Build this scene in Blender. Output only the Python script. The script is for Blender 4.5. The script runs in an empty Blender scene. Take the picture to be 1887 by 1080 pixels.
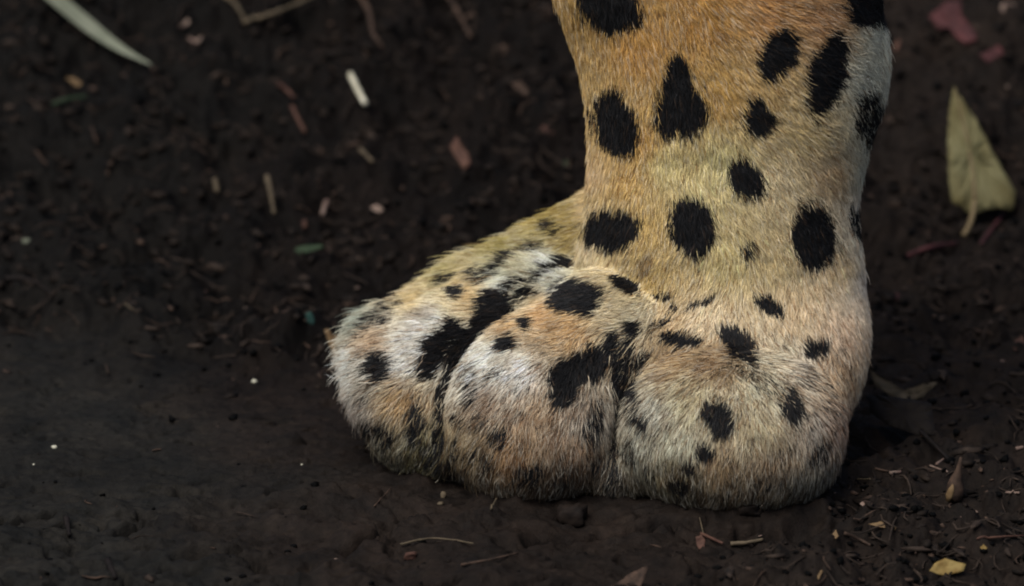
import bpy, math, random
import numpy as np

rng = np.random.default_rng(7)
random.seed(7)
scene = bpy.context.scene
col = scene.collection

# ---------------------------------------------------------------- camera, sky, sun, exposure
TH = math.radians(17.0)            # the camera looks this far down
S = 0.00012                        # metres to one unit of the modelling frame (the paw is 11 cm across)
CU, CV, V0 = 943.5, 540.0, 967.0
DIST = 2.6
UPV = np.array([0.0, math.sin(TH), math.cos(TH)])
FWD = np.array([0.0, math.cos(TH), -math.sin(TH)])
RGT = np.array([1.0, 0.0, 0.0])


def to_world(u, v, w):
    u = np.asarray(u, float); v = np.asarray(v, float); w = np.asarray(w, float)
    return ((u - CU) * S)[..., None] * RGT + ((V0 - v) * S)[..., None] * UPV + (w * S)[..., None] * FWD


cam_d = bpy.data.cameras.new('camera')
cam = bpy.data.objects.new('camera', cam_d)
col.objects.link(cam)
scene.camera = cam
cam_pos = to_world(CU, CV, 0) - FWD * DIST
cam.location = cam_pos
cam.rotation_euler = (math.pi / 2 - TH, 0, 0)
cam_d.sensor_width = 36.0
cam_d.lens = 36.0 * DIST / (1887 * S)
cam_d.clip_start = 0.05
cam_d.clip_end = 500.0
cam_d.dof.use_dof = True
cam_d.dof.focus_distance = DIST + 80 * S
cam_d.dof.aperture_fstop = 17.0

SUN_EL, SUN_AZ = math.radians(60.0), math.radians(-140.0)   # azimuth from +Y towards +X, the light comes from there
world = bpy.data.worlds.new('World')
scene.world = world
world.use_nodes = True
wn = world.node_tree
wn.nodes.clear()
sky = wn.nodes.new('ShaderNodeTexSky')
sky.sky_type = 'NISHITA'
sky.sun_disc = False
sky.sun_elevation = SUN_EL
sky.sun_rotation = SUN_AZ
sky.air_density = 1.0
sky.dust_density = 4.0
sky.ozone_density = 1.0
bg = wn.nodes.new('ShaderNodeBackground')
bg.inputs['Strength'].default_value = 0.06
wo = wn.nodes.new('ShaderNodeOutputWorld')
wn.links.new(sky.outputs[0], bg.inputs[0])
wn.links.new(bg.outputs[0], wo.inputs[0])

sun_d = bpy.data.lights.new('sun', 'SUN')
sun_d.energy = 1.5
sun_d.angle = math.radians(40.0)
sun_d.color = (1.0, 0.985, 0.95)
sun = bpy.data.objects.new('sun', sun_d)
col.objects.link(sun)
from mathutils import Vector
sdir = Vector((math.sin(SUN_AZ) * math.cos(SUN_EL), math.cos(SUN_AZ) * math.cos(SUN_EL), math.sin(SUN_EL)))
sun.rotation_euler = sdir.to_track_quat('Z', 'Y').to_euler()
sun.location = (0, 0, 3)

scene.view_settings.view_transform = 'Standard'
scene.view_settings.look = 'None'
scene.view_settings.gamma = 1.0
scene.view_settings.exposure = 1.1
scene.render.engine = 'CYCLES'
scene.cycles.pixel_filter_type = 'BLACKMAN_HARRIS'
scene.cycles.filter_width = 2.0
scene.cycles.max_bounces = 6
scene.cycles.diffuse_bounces = 4
try:
    scene.cycles_curves.shape = 'RIBBONS'
    scene.cycles_curves.subdivisions = 2
except Exception:
    pass


# ---------------------------------------------------------------- helpers
def lin(c):
    c = np.asarray(c, float) / 255.0
    return np.where(c <= 0.04045, c / 12.92, ((c + 0.055) / 1.055) ** 2.4)


_perm = rng.permutation(512)
_perm = np.concatenate([_perm, _perm, _perm])
_g2 = np.stack([np.cos(np.linspace(0, 2 * np.pi, 512, False)), np.sin(np.linspace(0, 2 * np.pi, 512, False))], 1)
_g2 = _g2[rng.permutation(512)]
_g3 = rng.normal(size=(512, 3)); _g3 /= np.linalg.norm(_g3, axis=1)[:, None]


def perlin2(x, y, seed=0):
    x = x + seed * 17.31; y = y + seed * 9.17
    xi = np.floor(x).astype(int); yi = np.floor(y).astype(int)
    xf = x - xi; yf = y - yi
    u = xf * xf * xf * (xf * (xf * 6 - 15) + 10); v = yf * yf * yf * (yf * (yf * 6 - 15) + 10)

    def g(ix, iy, dx, dy):
        h = _perm[(_perm[ix % 512] + iy) % 512]
        return _g2[h, 0] * dx + _g2[h, 1] * dy
    a = g(xi, yi, xf, yf); b = g(xi + 1, yi, xf - 1, yf)
    c = g(xi, yi + 1, xf, yf - 1); d = g(xi + 1, yi + 1, xf - 1, yf - 1)
    return (a + (b - a) * u) * (1 - v) + (c + (d - c) * u) * v


def fbm2(x, y, octv=4, seed=0, gain=0.5):
    r = 0; a = 1.0
    for k in range(octv):
        r = r + a * perlin2(x, y, seed + k * 3); x = x * 2.03; y = y * 2.03; a *= gain
    return r


def perlin3(p, seed=0):
    p = p + seed * 13.7
    i = np.floor(p).astype(int); f = p - i
    s = f * f * f * (f * (f * 6 - 15) + 10)
    r = 0
    for dx in (0, 1):
        for dy in (0, 1):
            for dz in (0, 1):
                h = _perm[(_perm[(_perm[(i[:, 0] + dx) % 512] + i[:, 1] + dy) % 512] + i[:, 2] + dz) % 512]
                g = _g3[h]
                wgt = (s[:, 0] if dx else 1 - s[:, 0]) * (s[:, 1] if dy else 1 - s[:, 1]) * (s[:, 2] if dz else 1 - s[:, 2])
                r = r + wgt * (g[:, 0] * (f[:, 0] - dx) + g[:, 1] * (f[:, 1] - dy) + g[:, 2] * (f[:, 2] - dz))
    return r


def make_mesh(name, verts, faces, mat, parent=None, smooth=True, quads=None):
    me = bpy.data.meshes.new(name)
    verts = np.asarray(verts, np.float32)
    faces = np.asarray(faces)
    n, k = faces.shape
    me.vertices.add(len(verts)); me.vertices.foreach_set('co', verts.ravel())
    me.loops.add(n * k); me.loops.foreach_set('vertex_index', faces.ravel().astype(np.int32))
    me.polygons.add(n); me.polygons.foreach_set('loop_start', (np.arange(n) * k).astype(np.int32))
    me.update(calc_edges=True)
    if smooth:
        me.polygons.foreach_set('use_smooth', np.ones(n, bool))
    me.validate()
    o = bpy.data.objects.new(name, me)
    col.objects.link(o)
    if mat:
        me.materials.append(mat)
    if parent:
        o.parent = parent
    return o


def tag(o, label=None, cat=None, group=None, kind=None):
    if label: o['label'] = label
    if cat: o['category'] = cat
    if group: o['group'] = group
    if kind: o['kind'] = kind
    return o


def new_mat(name):
    m = bpy.data.materials.new(name); m.use_nodes = True
    nt = m.node_tree
    return m, nt, nt.nodes['Principled BSDF']


def litter_mat(name, c1, c2, scale=300.0, rough=0.75, bump=0.3):
    """Mottled dry plant matter: two tones mixed by noise, fine relief."""
    m, nt, b = new_mat(name)
    tc = nt.nodes.new('ShaderNodeTexCoord')
    n = nt.nodes.new('ShaderNodeTexNoise'); n.inputs['Scale'].default_value = scale; n.inputs['Detail'].default_value = 5
    nt.links.new(tc.outputs['Object'], n.inputs['Vector'])
    r = nt.nodes.new('ShaderNodeValToRGB')
    r.color_ramp.elements[0].position = 0.35; r.color_ramp.elements[1].position = 0.65
    r.color_ramp.elements[0].color = (*c1, 1); r.color_ramp.elements[1].color = (*c2, 1)
    nt.links.new(n.outputs['Fac'], r.inputs['Fac'])
    nt.links.new(r.outputs['Color'], b.inputs['Base Color'])
    b.inputs['Roughness'].default_value = rough
    b.inputs['Specular IOR Level'].default_value = 0.08 if max(c1) < 0.03 else 0.2
    bp = nt.nodes.new('ShaderNodeBump'); bp.inputs['Strength'].default_value = bump; bp.inputs['Distance'].default_value = 0.0004
    nt.links.new(n.outputs['Fac'], bp.inputs['Height'])
    nt.links.new(bp.outputs['Normal'], b.inputs['Normal'])
    return m


TT = math.tan(TH)

# ---------------------------------------------------------------- shape of the cat's foreleg: one continuous surface
COST, SINT = math.cos(TH), math.sin(TH)


def curve(xs, ys):
    """smooth 1-D interpolation through control points"""
    xs = np.asarray(xs, float); ys = np.asarray(ys, float)
    dense = np.linspace(xs[0], xs[-1], 2000)
    val = np.interp(dense, xs, ys)
    k = np.hanning(81); k /= k.sum()
    val = np.convolve(np.pad(val, 40, mode='edge'), k, 'valid')
    return lambda x: np.interp(x, dense, val)


LEFT = curve([-1200, -600, -200, 0, 70, 140, 200, 290, 360, 440, 490, 560, 700, 900],
             [700, 850, 972, 1030, 1056, 1078, 1087, 1092, 1089, 1078, 1072, 1085, 1120, 1150])
RIGHT = curve([-1200, -600, -200, 0, 130, 220, 290, 370, 430, 500, 600, 670, 720, 780, 900],
              [1640, 1650, 1645, 1625, 1628, 1618, 1600, 1584, 1588, 1597, 1602, 1592, 1570, 1530, 1480])


def smin(a, b, k):
    h = np.clip(0.5 + 0.5 * (b - a) / k, 0, 1)
    return b + (a - b) * h - k * h * (1 - h)


def cone(U, V, W, a, b, ra, rb, ws=1.0):
    """rounded cone from a to b; ws squashes it in depth"""
    ax, ay, az = a; bx_, by_, bz = b
    dx, dy, dz = bx_ - ax, by_ - ay, (bz - az) / ws
    px, py, pz = U - ax, V - ay, (W - az) / ws
    L2 = dx * dx + dy * dy + dz * dz
    t = np.clip((px * dx + py * dy + pz * dz) / L2, 0, 1)
    q = np.sqrt((px - dx * t) ** 2 + (py - dy * t) ** 2 + (pz - dz * t) ** 2)
    return q - (ra + (rb - ra) * t)


def ell(U, V, W, c, r, rot=0.0):
    ca, sa = math.cos(rot), math.sin(rot)
    x = U - c[0]; y = V - c[1]
    xr = x * ca + y * sa; yr = -x * sa + y * ca
    k0 = np.sqrt((xr / r[0]) ** 2 + (yr / r[1]) ** 2 + ((W - c[2]) / r[2]) ** 2)
    k1 = np.sqrt((xr / r[0] ** 2) ** 2 + (yr / r[1] ** 2) ** 2 + ((W - c[2]) / r[2] ** 2) ** 2) + 1e-9
    return k0 * (k0 - 1) / k1


def sell(U, V, W, c, r, rot=0.0, p=2.5):
    """a rounded, slightly boxy ellipsoid"""
    ca, sa = math.cos(rot), math.sin(rot)
    x = U - c[0]; y = V - c[1]
    xr = np.abs(x * ca + y * sa) / r[0]; yr = np.abs(-x * sa + y * ca) / r[1]; zr = np.abs(W - c[2]) / r[2]
    k = (xr ** p + yr ** p + zr ** p) ** (1 / p)
    return (k - 1) * (sum(r) / 3)


def sdf(U, V, W, cut=True):
    Lv, Rv = LEFT(V), RIGHT(V)
    c = (Lv + Rv) / 2; a = (Rv - Lv) / 2
    wc = 430 + (V - 750) * TT
    bb = np.interp(V, [-1200, -300, 0, 300, 600, 900], [300, 250, 235, 215, 235, 220])
    kk = (((np.abs(U - c)) / a) ** 2.2 + (np.abs(W - wc) / bb) ** 2.2) ** (1 / 2.2)
    leg = (kk - 1) * np.minimum(a, bb)
    leg = np.maximum(leg, -1180 - V)
    # wrist pad at the back of the leg, knuckle swelling
    leg = smin(leg, ell(U, V, W, (1560, 110, 300), (72, 120, 120)), 50)
    # outer toe (nearest) and its knuckle
    toe_c = sell(U, V, W, (1350, 800, 135), (203, 156, 180), 0.06, 2.1)
    toe_c = smin(toe_c, cone(U, V, W, (1470, 660, 285), (1310, 672, 215), 114, 108), 50)
    toe_c = smin(toe_c, ell(U, V, W, (1482, 735, 270), (78, 96, 105)), 60)
    d = smin(leg, toe_c, 90)
    # middle toe
    toe_b = cone(U, V, W, (1130, 606, 240), (1010, 705, 210), 108, 138)
    toe_b = smin(toe_b, sell(U, V, W, (985, 780, 192), (156, 148, 150), -0.12, 2.3), 50)
    toe_b = smin(toe_b, cone(U, V, W, (1245, 668, 200), (1130, 606, 240), 94, 108), 40)
    # inner toe
    toe_a = cone(U, V, W, (960, 588, 400), (805, 675, 330), 100, 116)
    toe_a = smin(toe_a, sell(U, V, W, (780, 744, 325), (114, 136, 140), -0.40, 2.4), 50)
    toe_a = smin(toe_a, cone(U, V, W, (1080, 572, 430), (960, 588, 400), 92, 100), 40)
    # farthest toe and back of the foot
    toe_d = cone(U, V, W, (1160, 432, 575), (890, 590, 520), 108, 108)
    toe_d = smin(toe_d, cone(U, V, W, (890, 590, 500), (745, 655, 470), 108, 98), 30)
    toes = smin(toe_a, toe_b, 15)
    toes = smin(toes, toe_d, 34)
    d = smin(d, toes, 12)
    # sole of the foot fills in behind and between the toes
    d = smin(d, ell(U, V, W, (1200, 760, 380), (300, 120, 180)), 30)
    d = smin(d, ell(U, V, W, (1140, 850, 260), (120, 80, 110)), 30)
    d = smin(d, ell(U, V, W, (860, 820, 340), (90, 70, 100)), 30)
    d = smin(d, ell(U, V, W, (1140, 868, 190), (66, 62, 90)), 26)
    d = smin(d, ell(U, V, W, (838, 838, 290), (70, 55, 90)), 30)
    # flat where it stands on the ground
    h = (V0 - V) * COST - W * SINT
    return -smin(-d, h + 12, 14) if cut else d


# ---------------------------------------------------------------- the ground
TT = math.tan(TH)


def smoothstep(a, b, x):
    t = np.clip((x - a) / (b - a), 0, 1)
    return t * t * (3 - 2 * t)


def base_height(x, y):
    """Flat trodden mud in front, a low bank of loose soil behind."""
    t = np.clip((y - 0.13) / 0.16, 0, None)
    ramp = np.where(t < 1, 0.5 * t * t, t - 0.5) * 0.16 * 0.62
    ramp = np.where(ramp > 0.28, 0.28 + 0.10 * (1 - np.exp(-(ramp - 0.28) / 0.10)), ramp)
    return ramp


bump_n = 5200
bx = rng.uniform(-0.17, 0.17, bump_n); by = rng.uniform(-0.07, 0.52, bump_n)
br = 0.0006 + 0.0034 * rng.random(bump_n) ** 4.0
bh = br * rng.uniform(0.35, 0.9, bump_n)


def roughness_map(x, y):
    n = fbm2(x * 18, y * 18, 3, 5)
    back = smoothstep(0.085, 0.17, y + 0.05 * n + 0.35 * np.clip(x + 0.02, -0.03, 0.03))
    near_right = smoothstep(0.03, 0.07, x + 0.04 * n) * smoothstep(0.09, 0.0, y + 0.03 * n)
    near_left = smoothstep(-0.03, -0.05, y + 0.02 * n) * smoothstep(0.0, -0.06, x)
    right = 0.55 * smoothstep(0.05, 0.09, x + 0.03 * n)
    return np.clip(np.maximum.reduce([back, near_right, near_left * 0.35, right]) + 0.12, 0, 1)


def axis(a, b, step, far, n):
    core = np.arange(a, b + step / 2, step)
    gk = np.geomspace(step * 2, far, n)
    return np.concatenate([(a - np.cumsum(gk))[::-1], core, b + np.cumsum(gk)])


gx = axis(-0.150, 0.150, 0.00048, 40.0, 36)
gy = axis(-0.065, 0.44, 0.0006, 40.0, 36)
GX, GY = np.meshgrid(gx, gy)
inside = ((GX > -0.18) & (GX < 0.18) & (GY > -0.09) & (GY < 0.55)).astype(float)
RM = roughness_map(GX, GY)
H = base_height(GX, GY)
# trodden smooth mud: long low swells and shallow scrapes
H = H + 0.0016 * fbm2(GX * 22, GY * 30, 3, 11)
scr = fbm2(GX * 75, GY * 130, 5, 21, 0.6)
H = H - 0.0019 * smoothstep(0.25, 0.6, scr) * (1 - 0.5 * RM)
H = H + 0.0006 * fbm2(GX * 260, GY * 420, 4, 31, 0.6) * inside
# near edge: clayey lumps broken by long shallow crevices
near = smoothstep(0.036, 0.0, GY + 0.02 * fbm2(GX * 20, GY * 20, 2, 13)) * inside * smoothstep(0.10, 0.05, GX)
cw = fbm2(GX * 60, GY * 60, 3, 15) * 0.35
cr = smoothstep(0.80, 0.97, 1 - np.abs(perlin2(GX * 26 + cw, GY * 55 + cw, 16)) * 2.2) * smoothstep(-0.05, 0.25, fbm2(GX * 30, GY * 48, 3, 17))
cr2 = smoothstep(0.84, 0.98, 1 - np.abs(perlin2(GX * 60 + cw, GY * 130 + cw, 18)) * 2.2) * smoothstep(0.0, 0.3, fbm2(GX * 42, GY * 60, 3, 19))
H = H - near * (0.0065 * cr + 0.0035 * cr2) + near * (0.0036 * fbm2(GX * 48, GY * 70, 4, 22, 0.55))
corner = smoothstep(-0.028, -0.045, GY) * smoothstep(-0.05, -0.09, GX) * inside
H = H + corner * 0.0055 * fbm2(GX * 60, GY * 60, 3, 23)
# loose soil: ridged lumps of several sizes
l1 = 1 - np.abs(perlin2(GX * 75, GY * 75, 41)) * 2
l2 = 1 - np.abs(perlin2(GX * 190 + l1, GY * 190, 51)) * 2
l3 = fbm2(GX * 480, GY * 480, 3, 61)
H = H + RM * (0.0085 * (fbm2(GX * 40, GY * 40, 4, 71)) + 0.0036 * (l1 - .5) + 0.0011 * (l2 - .5) + 0.0007 * l3) * inside
# crumbs pressed into the surface
ix0 = np.searchsorted(gx, bx); iy0 = np.searchsorted(gy, by)
rmb = roughness_map(bx, by)
BH = np.zeros_like(H)
for k in range(bump_n):
    if rng.random() > rmb[k] ** 1.3 or not (-0.15 < bx[k] < 0.15 and -0.06 < by[k] < 0.44):
        continue
    r = br[k]; q = int(r / 0.00048) + 2
    i0, i1, j0, j1 = max(iy0[k] - q, 0), iy0[k] + q, max(ix0[k] - q, 0), ix0[k] + q
    dx = (GX[i0:i1, j0:j1] - bx[k]); dy = (GY[i0:i1, j0:j1] - by[k])
    a = rng.uniform(0, 3.14); e = rng.uniform(0.6, 1.0)
    ddx = dx * math.cos(a) + dy * math.sin(a); ddy = (-dx * math.sin(a) + dy * math.cos(a)) / e
    hh = bh[k] * np.sqrt(np.clip(1 - (ddx ** 2 + ddy ** 2) / r ** 2, 0, 1))
    BH[i0:i1, j0:j1] = np.maximum(BH[i0:i1, j0:j1], hh)
H = H + BH
# the paw has sunk a little and pushed up a broken rim of mud and crumbs
foot_d = np.full_like(H, 1e3)
fj = np.where((gy > -0.05) & (gy < 0.13))[0]; fi_ = np.where((gx > -0.07) & (gx < 0.11))[0]
sub = np.ix_(fj, fi_)
up_c = GY[sub] * math.sin(TH) + 0.001 * math.cos(TH); fw_c = GY[sub] * math.cos(TH) - 0.001 * math.sin(TH)
foot_d[sub] = sdf(GX[sub] / S + CU, V0 - up_c / S, fw_c / S, False)
damp = 1 - 0.8 * np.exp(-(np.clip(foot_d, 0, None) / 45.0) ** 2)
H = H * np.where(foot_d < 900, damp, 1.0)
rim = np.exp(-((foot_d - 14) / 22.0) ** 2)
rn = fbm2(GX * 70, GY * 70, 4, 95, 0.6); rn2 = fbm2(GX * 230, GY * 230, 3, 97)
H = H + rim * np.clip(0.0010 + 0.0030 * rn + 0.0010 * rn2, -0.0005, 0.0035)
H = H - 0.0004 * (foot_d < 0)
far = smoothstep(0.6, 4.0, np.abs(GX) + np.abs(GY))
H = H + far * 0.15 * fbm2(GX * 0.5, GY * 0.5, 3, 81)


def ground_z(x, y):
    """Bilinear height of the ground sheet."""
    x = np.atleast_1d(np.asarray(x, float)); y = np.atleast_1d(np.asarray(y, float))
    i = np.clip(np.searchsorted(gx, x) - 1, 0, len(gx) - 2); j = np.clip(np.searchsorted(gy, y) - 1, 0, len(gy) - 2)
    tx = (x - gx[i]) / (gx[i + 1] - gx[i]); ty = (y - gy[j]) / (gy[j + 1] - gy[j])
    return (H[j, i] * (1 - tx) + H[j, i + 1] * tx) * (1 - ty) + (H[j + 1, i] * (1 - tx) + H[j + 1, i + 1] * tx) * ty


ny, nx = GX.shape
idx = np.arange(ny * nx).reshape(ny, nx)
gf = np.stack([idx[:-1, :-1], idx[:-1, 1:], idx[1:, 1:], idx[1:, :-1]], -1).reshape(-1, 4)

mud, nt, b = new_mat('mud')
tc = nt.nodes.new('ShaderNodeTexCoord')


def nz(scale, detail=6, rough=0.6, dist=0.0):
    n = nt.nodes.new('ShaderNodeTexNoise')
    n.inputs['Scale'].default_value = scale; n.inputs['Detail'].default_value = detail
    n.inputs['Roughness'].default_value = rough; n.inputs['Distortion'].default_value = dist
    nt.links.new(tc.outputs['Object'], n.inputs['Vector'])
    return n


n1 = nz(70, 5, 0.65); n2 = nz(420, 6, 0.7); n3 = nz(1800, 3)
r1 = nt.nodes.new('ShaderNodeValToRGB')
e = r1.color_ramp.elements
e[0].position = 0.3; e[0].color = (0.0058, 0.0050, 0.0044, 1)
e[1].position = 0.7; e[1].color = (0.0170, 0.0122, 0.0090, 1)
nt.links.new(n1.outputs['Fac'], r1.inputs['Fac'])
r2 = nt.nodes.new('ShaderNodeValToRGB')
e = r2.color_ramp.elements
e[0].position = 0.3; e[0].color = (0.55, 0.5, 0.5, 1)
e[1].position = 0.75; e[1].color = (1.5, 1.4, 1.35, 1)
nt.links.new(n2.outputs['Fac'], r2.inputs['Fac'])
mx = nt.nodes.new('ShaderNodeMix'); mx.data_type = 'RGBA'; mx.blend_type = 'MULTIPLY'
mx.inputs['Factor'].default_value = 1.0
nt.links.new(r1.outputs['Color'], mx.inputs['A']); nt.links.new(r2.outputs['Color'], mx.inputs['B'])
nt.links.new(mx.outputs['Result'], b.inputs['Base Color'])
b.inputs['Roughness'].default_value = 0.75
b.inputs['Specular IOR Level'].default_value = 0.07
bp = nt.nodes.new('ShaderNodeBump'); bp.inputs['Strength'].default_value = 0.6; bp.inputs['Distance'].default_value = 0.0005
ad = nt.nodes.new('ShaderNodeMath'); ad.operation = 'ADD'
nt.links.new(n2.outputs['Fac'], ad.inputs[0]); nt.links.new(n3.outputs['Fac'], ad.inputs[1])
nt.links.new(ad.outputs[0], bp.inputs['Height']); nt.links.new(bp.outputs['Normal'], b.inputs['Normal'])

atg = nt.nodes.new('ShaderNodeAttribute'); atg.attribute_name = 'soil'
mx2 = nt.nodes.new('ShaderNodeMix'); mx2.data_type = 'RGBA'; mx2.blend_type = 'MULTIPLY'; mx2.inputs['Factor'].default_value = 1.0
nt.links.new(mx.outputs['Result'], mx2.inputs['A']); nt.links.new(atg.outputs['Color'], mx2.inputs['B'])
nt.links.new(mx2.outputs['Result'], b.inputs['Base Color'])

ground = make_mesh('ground', np.stack([GX, GY, H], -1).reshape(-1, 3), gf, mud)
tag(ground, kind='structure')
# darker soil and painted shade behind, paler trodden clay in front and to the right
humus_shade = smoothstep(0.07, 0.16, GY + 0.05 * fbm2(GX * 18, GY * 18, 3, 5)) * smoothstep(0.09, 0.04, GX + 0.03 * fbm2(GX * 30, GY * 30, 3, 6))
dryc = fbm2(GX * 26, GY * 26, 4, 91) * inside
lft_haze = smoothstep(-0.02, -0.09, GX + 0.04 * fbm2(GX * 14, GY * 14, 3, 7))  # pale teal haze over the left side, painted into the soil colour
sc = (0.80 * (1.0 - 0.66 * humus_shade) * (1 + 0.55 * lft_haze))[..., None] * (1 - lft_haze[..., None] * np.array([0.30, 0.08, -0.02])) * (1 + 0.35 * dryc[..., None]) * (np.array([1.0, 1.0, 1.0]) + humus_shade[..., None] * np.array([0.06, -0.02, -0.04]))
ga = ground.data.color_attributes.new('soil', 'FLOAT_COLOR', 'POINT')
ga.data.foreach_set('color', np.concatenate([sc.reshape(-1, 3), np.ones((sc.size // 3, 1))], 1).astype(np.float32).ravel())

# ---------------------------------------------------------------- the foreleg as a mesh
CELL = 8.0
au = np.arange(560, 1740, CELL); av = np.arange(-1230, 1010, CELL); aw = np.arange(-110, 760, CELL)
U3, V3, W3 = np.meshgrid(au.astype(np.float32), av.astype(np.float32), aw.astype(np.float32), indexing='ij')
D3 = sdf(U3, V3, W3).astype(np.float32)


def surface_nets(d, org, cell):
    ins = d < 0
    n = np.array(d.shape) - 1
    cnt = np.zeros(n, np.float32); acc = np.zeros((*n, 3), np.float32)

    def sl(o):
        return tuple(slice(o[k], o[k] + n[k]) for k in range(3))
    corners = [(i, j, k) for i in (0, 1) for j in (0, 1) for k in (0, 1)]
    for c0 in corners:
        for ax in range(3):
            if c0[ax] == 0:
                c1 = list(c0); c1[ax] = 1
                a, b_ = d[sl(c0)], d[sl(c1)]
                m = (a < 0) != (b_ < 0)
                t = np.where(m, a / np.where(m, a - b_, 1), 0)
                for q in range(3):
                    acc[..., q] += np.where(m, c0[q] + (t if q == ax else 0), 0)
                cnt += m
    act = cnt > 0
    vid = -np.ones(n, int); vid[act] = np.arange(act.sum())
    pos = acc[act] / cnt[act][:, None] + np.argwhere(act)
    verts = pos * cell + np.asarray(org)
    quads = []
    for ax in range(3):
        o1, o2 = [(1, 2), (2, 0), (0, 1)][ax]
        s0 = [slice(1, n[k]) for k in range(3)]; s1 = [slice(1, n[k]) for k in range(3)]
        s0[ax] = slice(0, n[ax]); s1[ax] = slice(1, n[ax] + 1)
        a, b_ = ins[tuple(s0)], ins[tuple(s1)]
        for flag, m in ((0, a & ~b_), (1, ~a & b_)):
            p = np.argwhere(m)
            for k in range(3):
                if k != ax:
                    p[:, k] += 1

            def g(da, db):
                q = p.copy(); q[:, o1] -= da; q[:, o2] -= db
                return vid[q[:, 0], q[:, 1], q[:, 2]]
            f = np.stack([g(1, 1), g(0, 1), g(0, 0), g(1, 0)], 1)
            if flag: f = f[:, ::-1]
            quads.append(f)
    q = np.concatenate(quads)
    return verts, q[(q >= 0).all(1)]


bv, bf = surface_nets(D3, (au[0], av[0], aw[0]), CELL)


def vert_normals(v, f):
    fn = np.cross(v[f[:, 2]] - v[f[:, 0]], v[f[:, 3]] - v[f[:, 1]])
    n = np.zeros_like(v)
    for k in range(4):
        np.add.at(n, f[:, k], fn)
    return n / (np.linalg.norm(n, axis=1)[:, None] + 1e-12), fn


def relax(v, f, it):
    for _ in range(it):
        acc = np.zeros_like(v); cnt = np.zeros(len(v))
        for k in range(4):
            np.add.at(acc, f[:, k], v[f[:, (k + 1) % 4]]); np.add.at(cnt, f[:, k], 1)
            np.add.at(acc, f[:, (k + 1) % 4], v[f[:, k]]); np.add.at(cnt, f[:, (k + 1) % 4], 1)
        v = v * 0.5 + 0.5 * acc / cnt[:, None]
    return v


bv = relax(bv, bf, 2)
bn, bfn = vert_normals(bv, bf)

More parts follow.
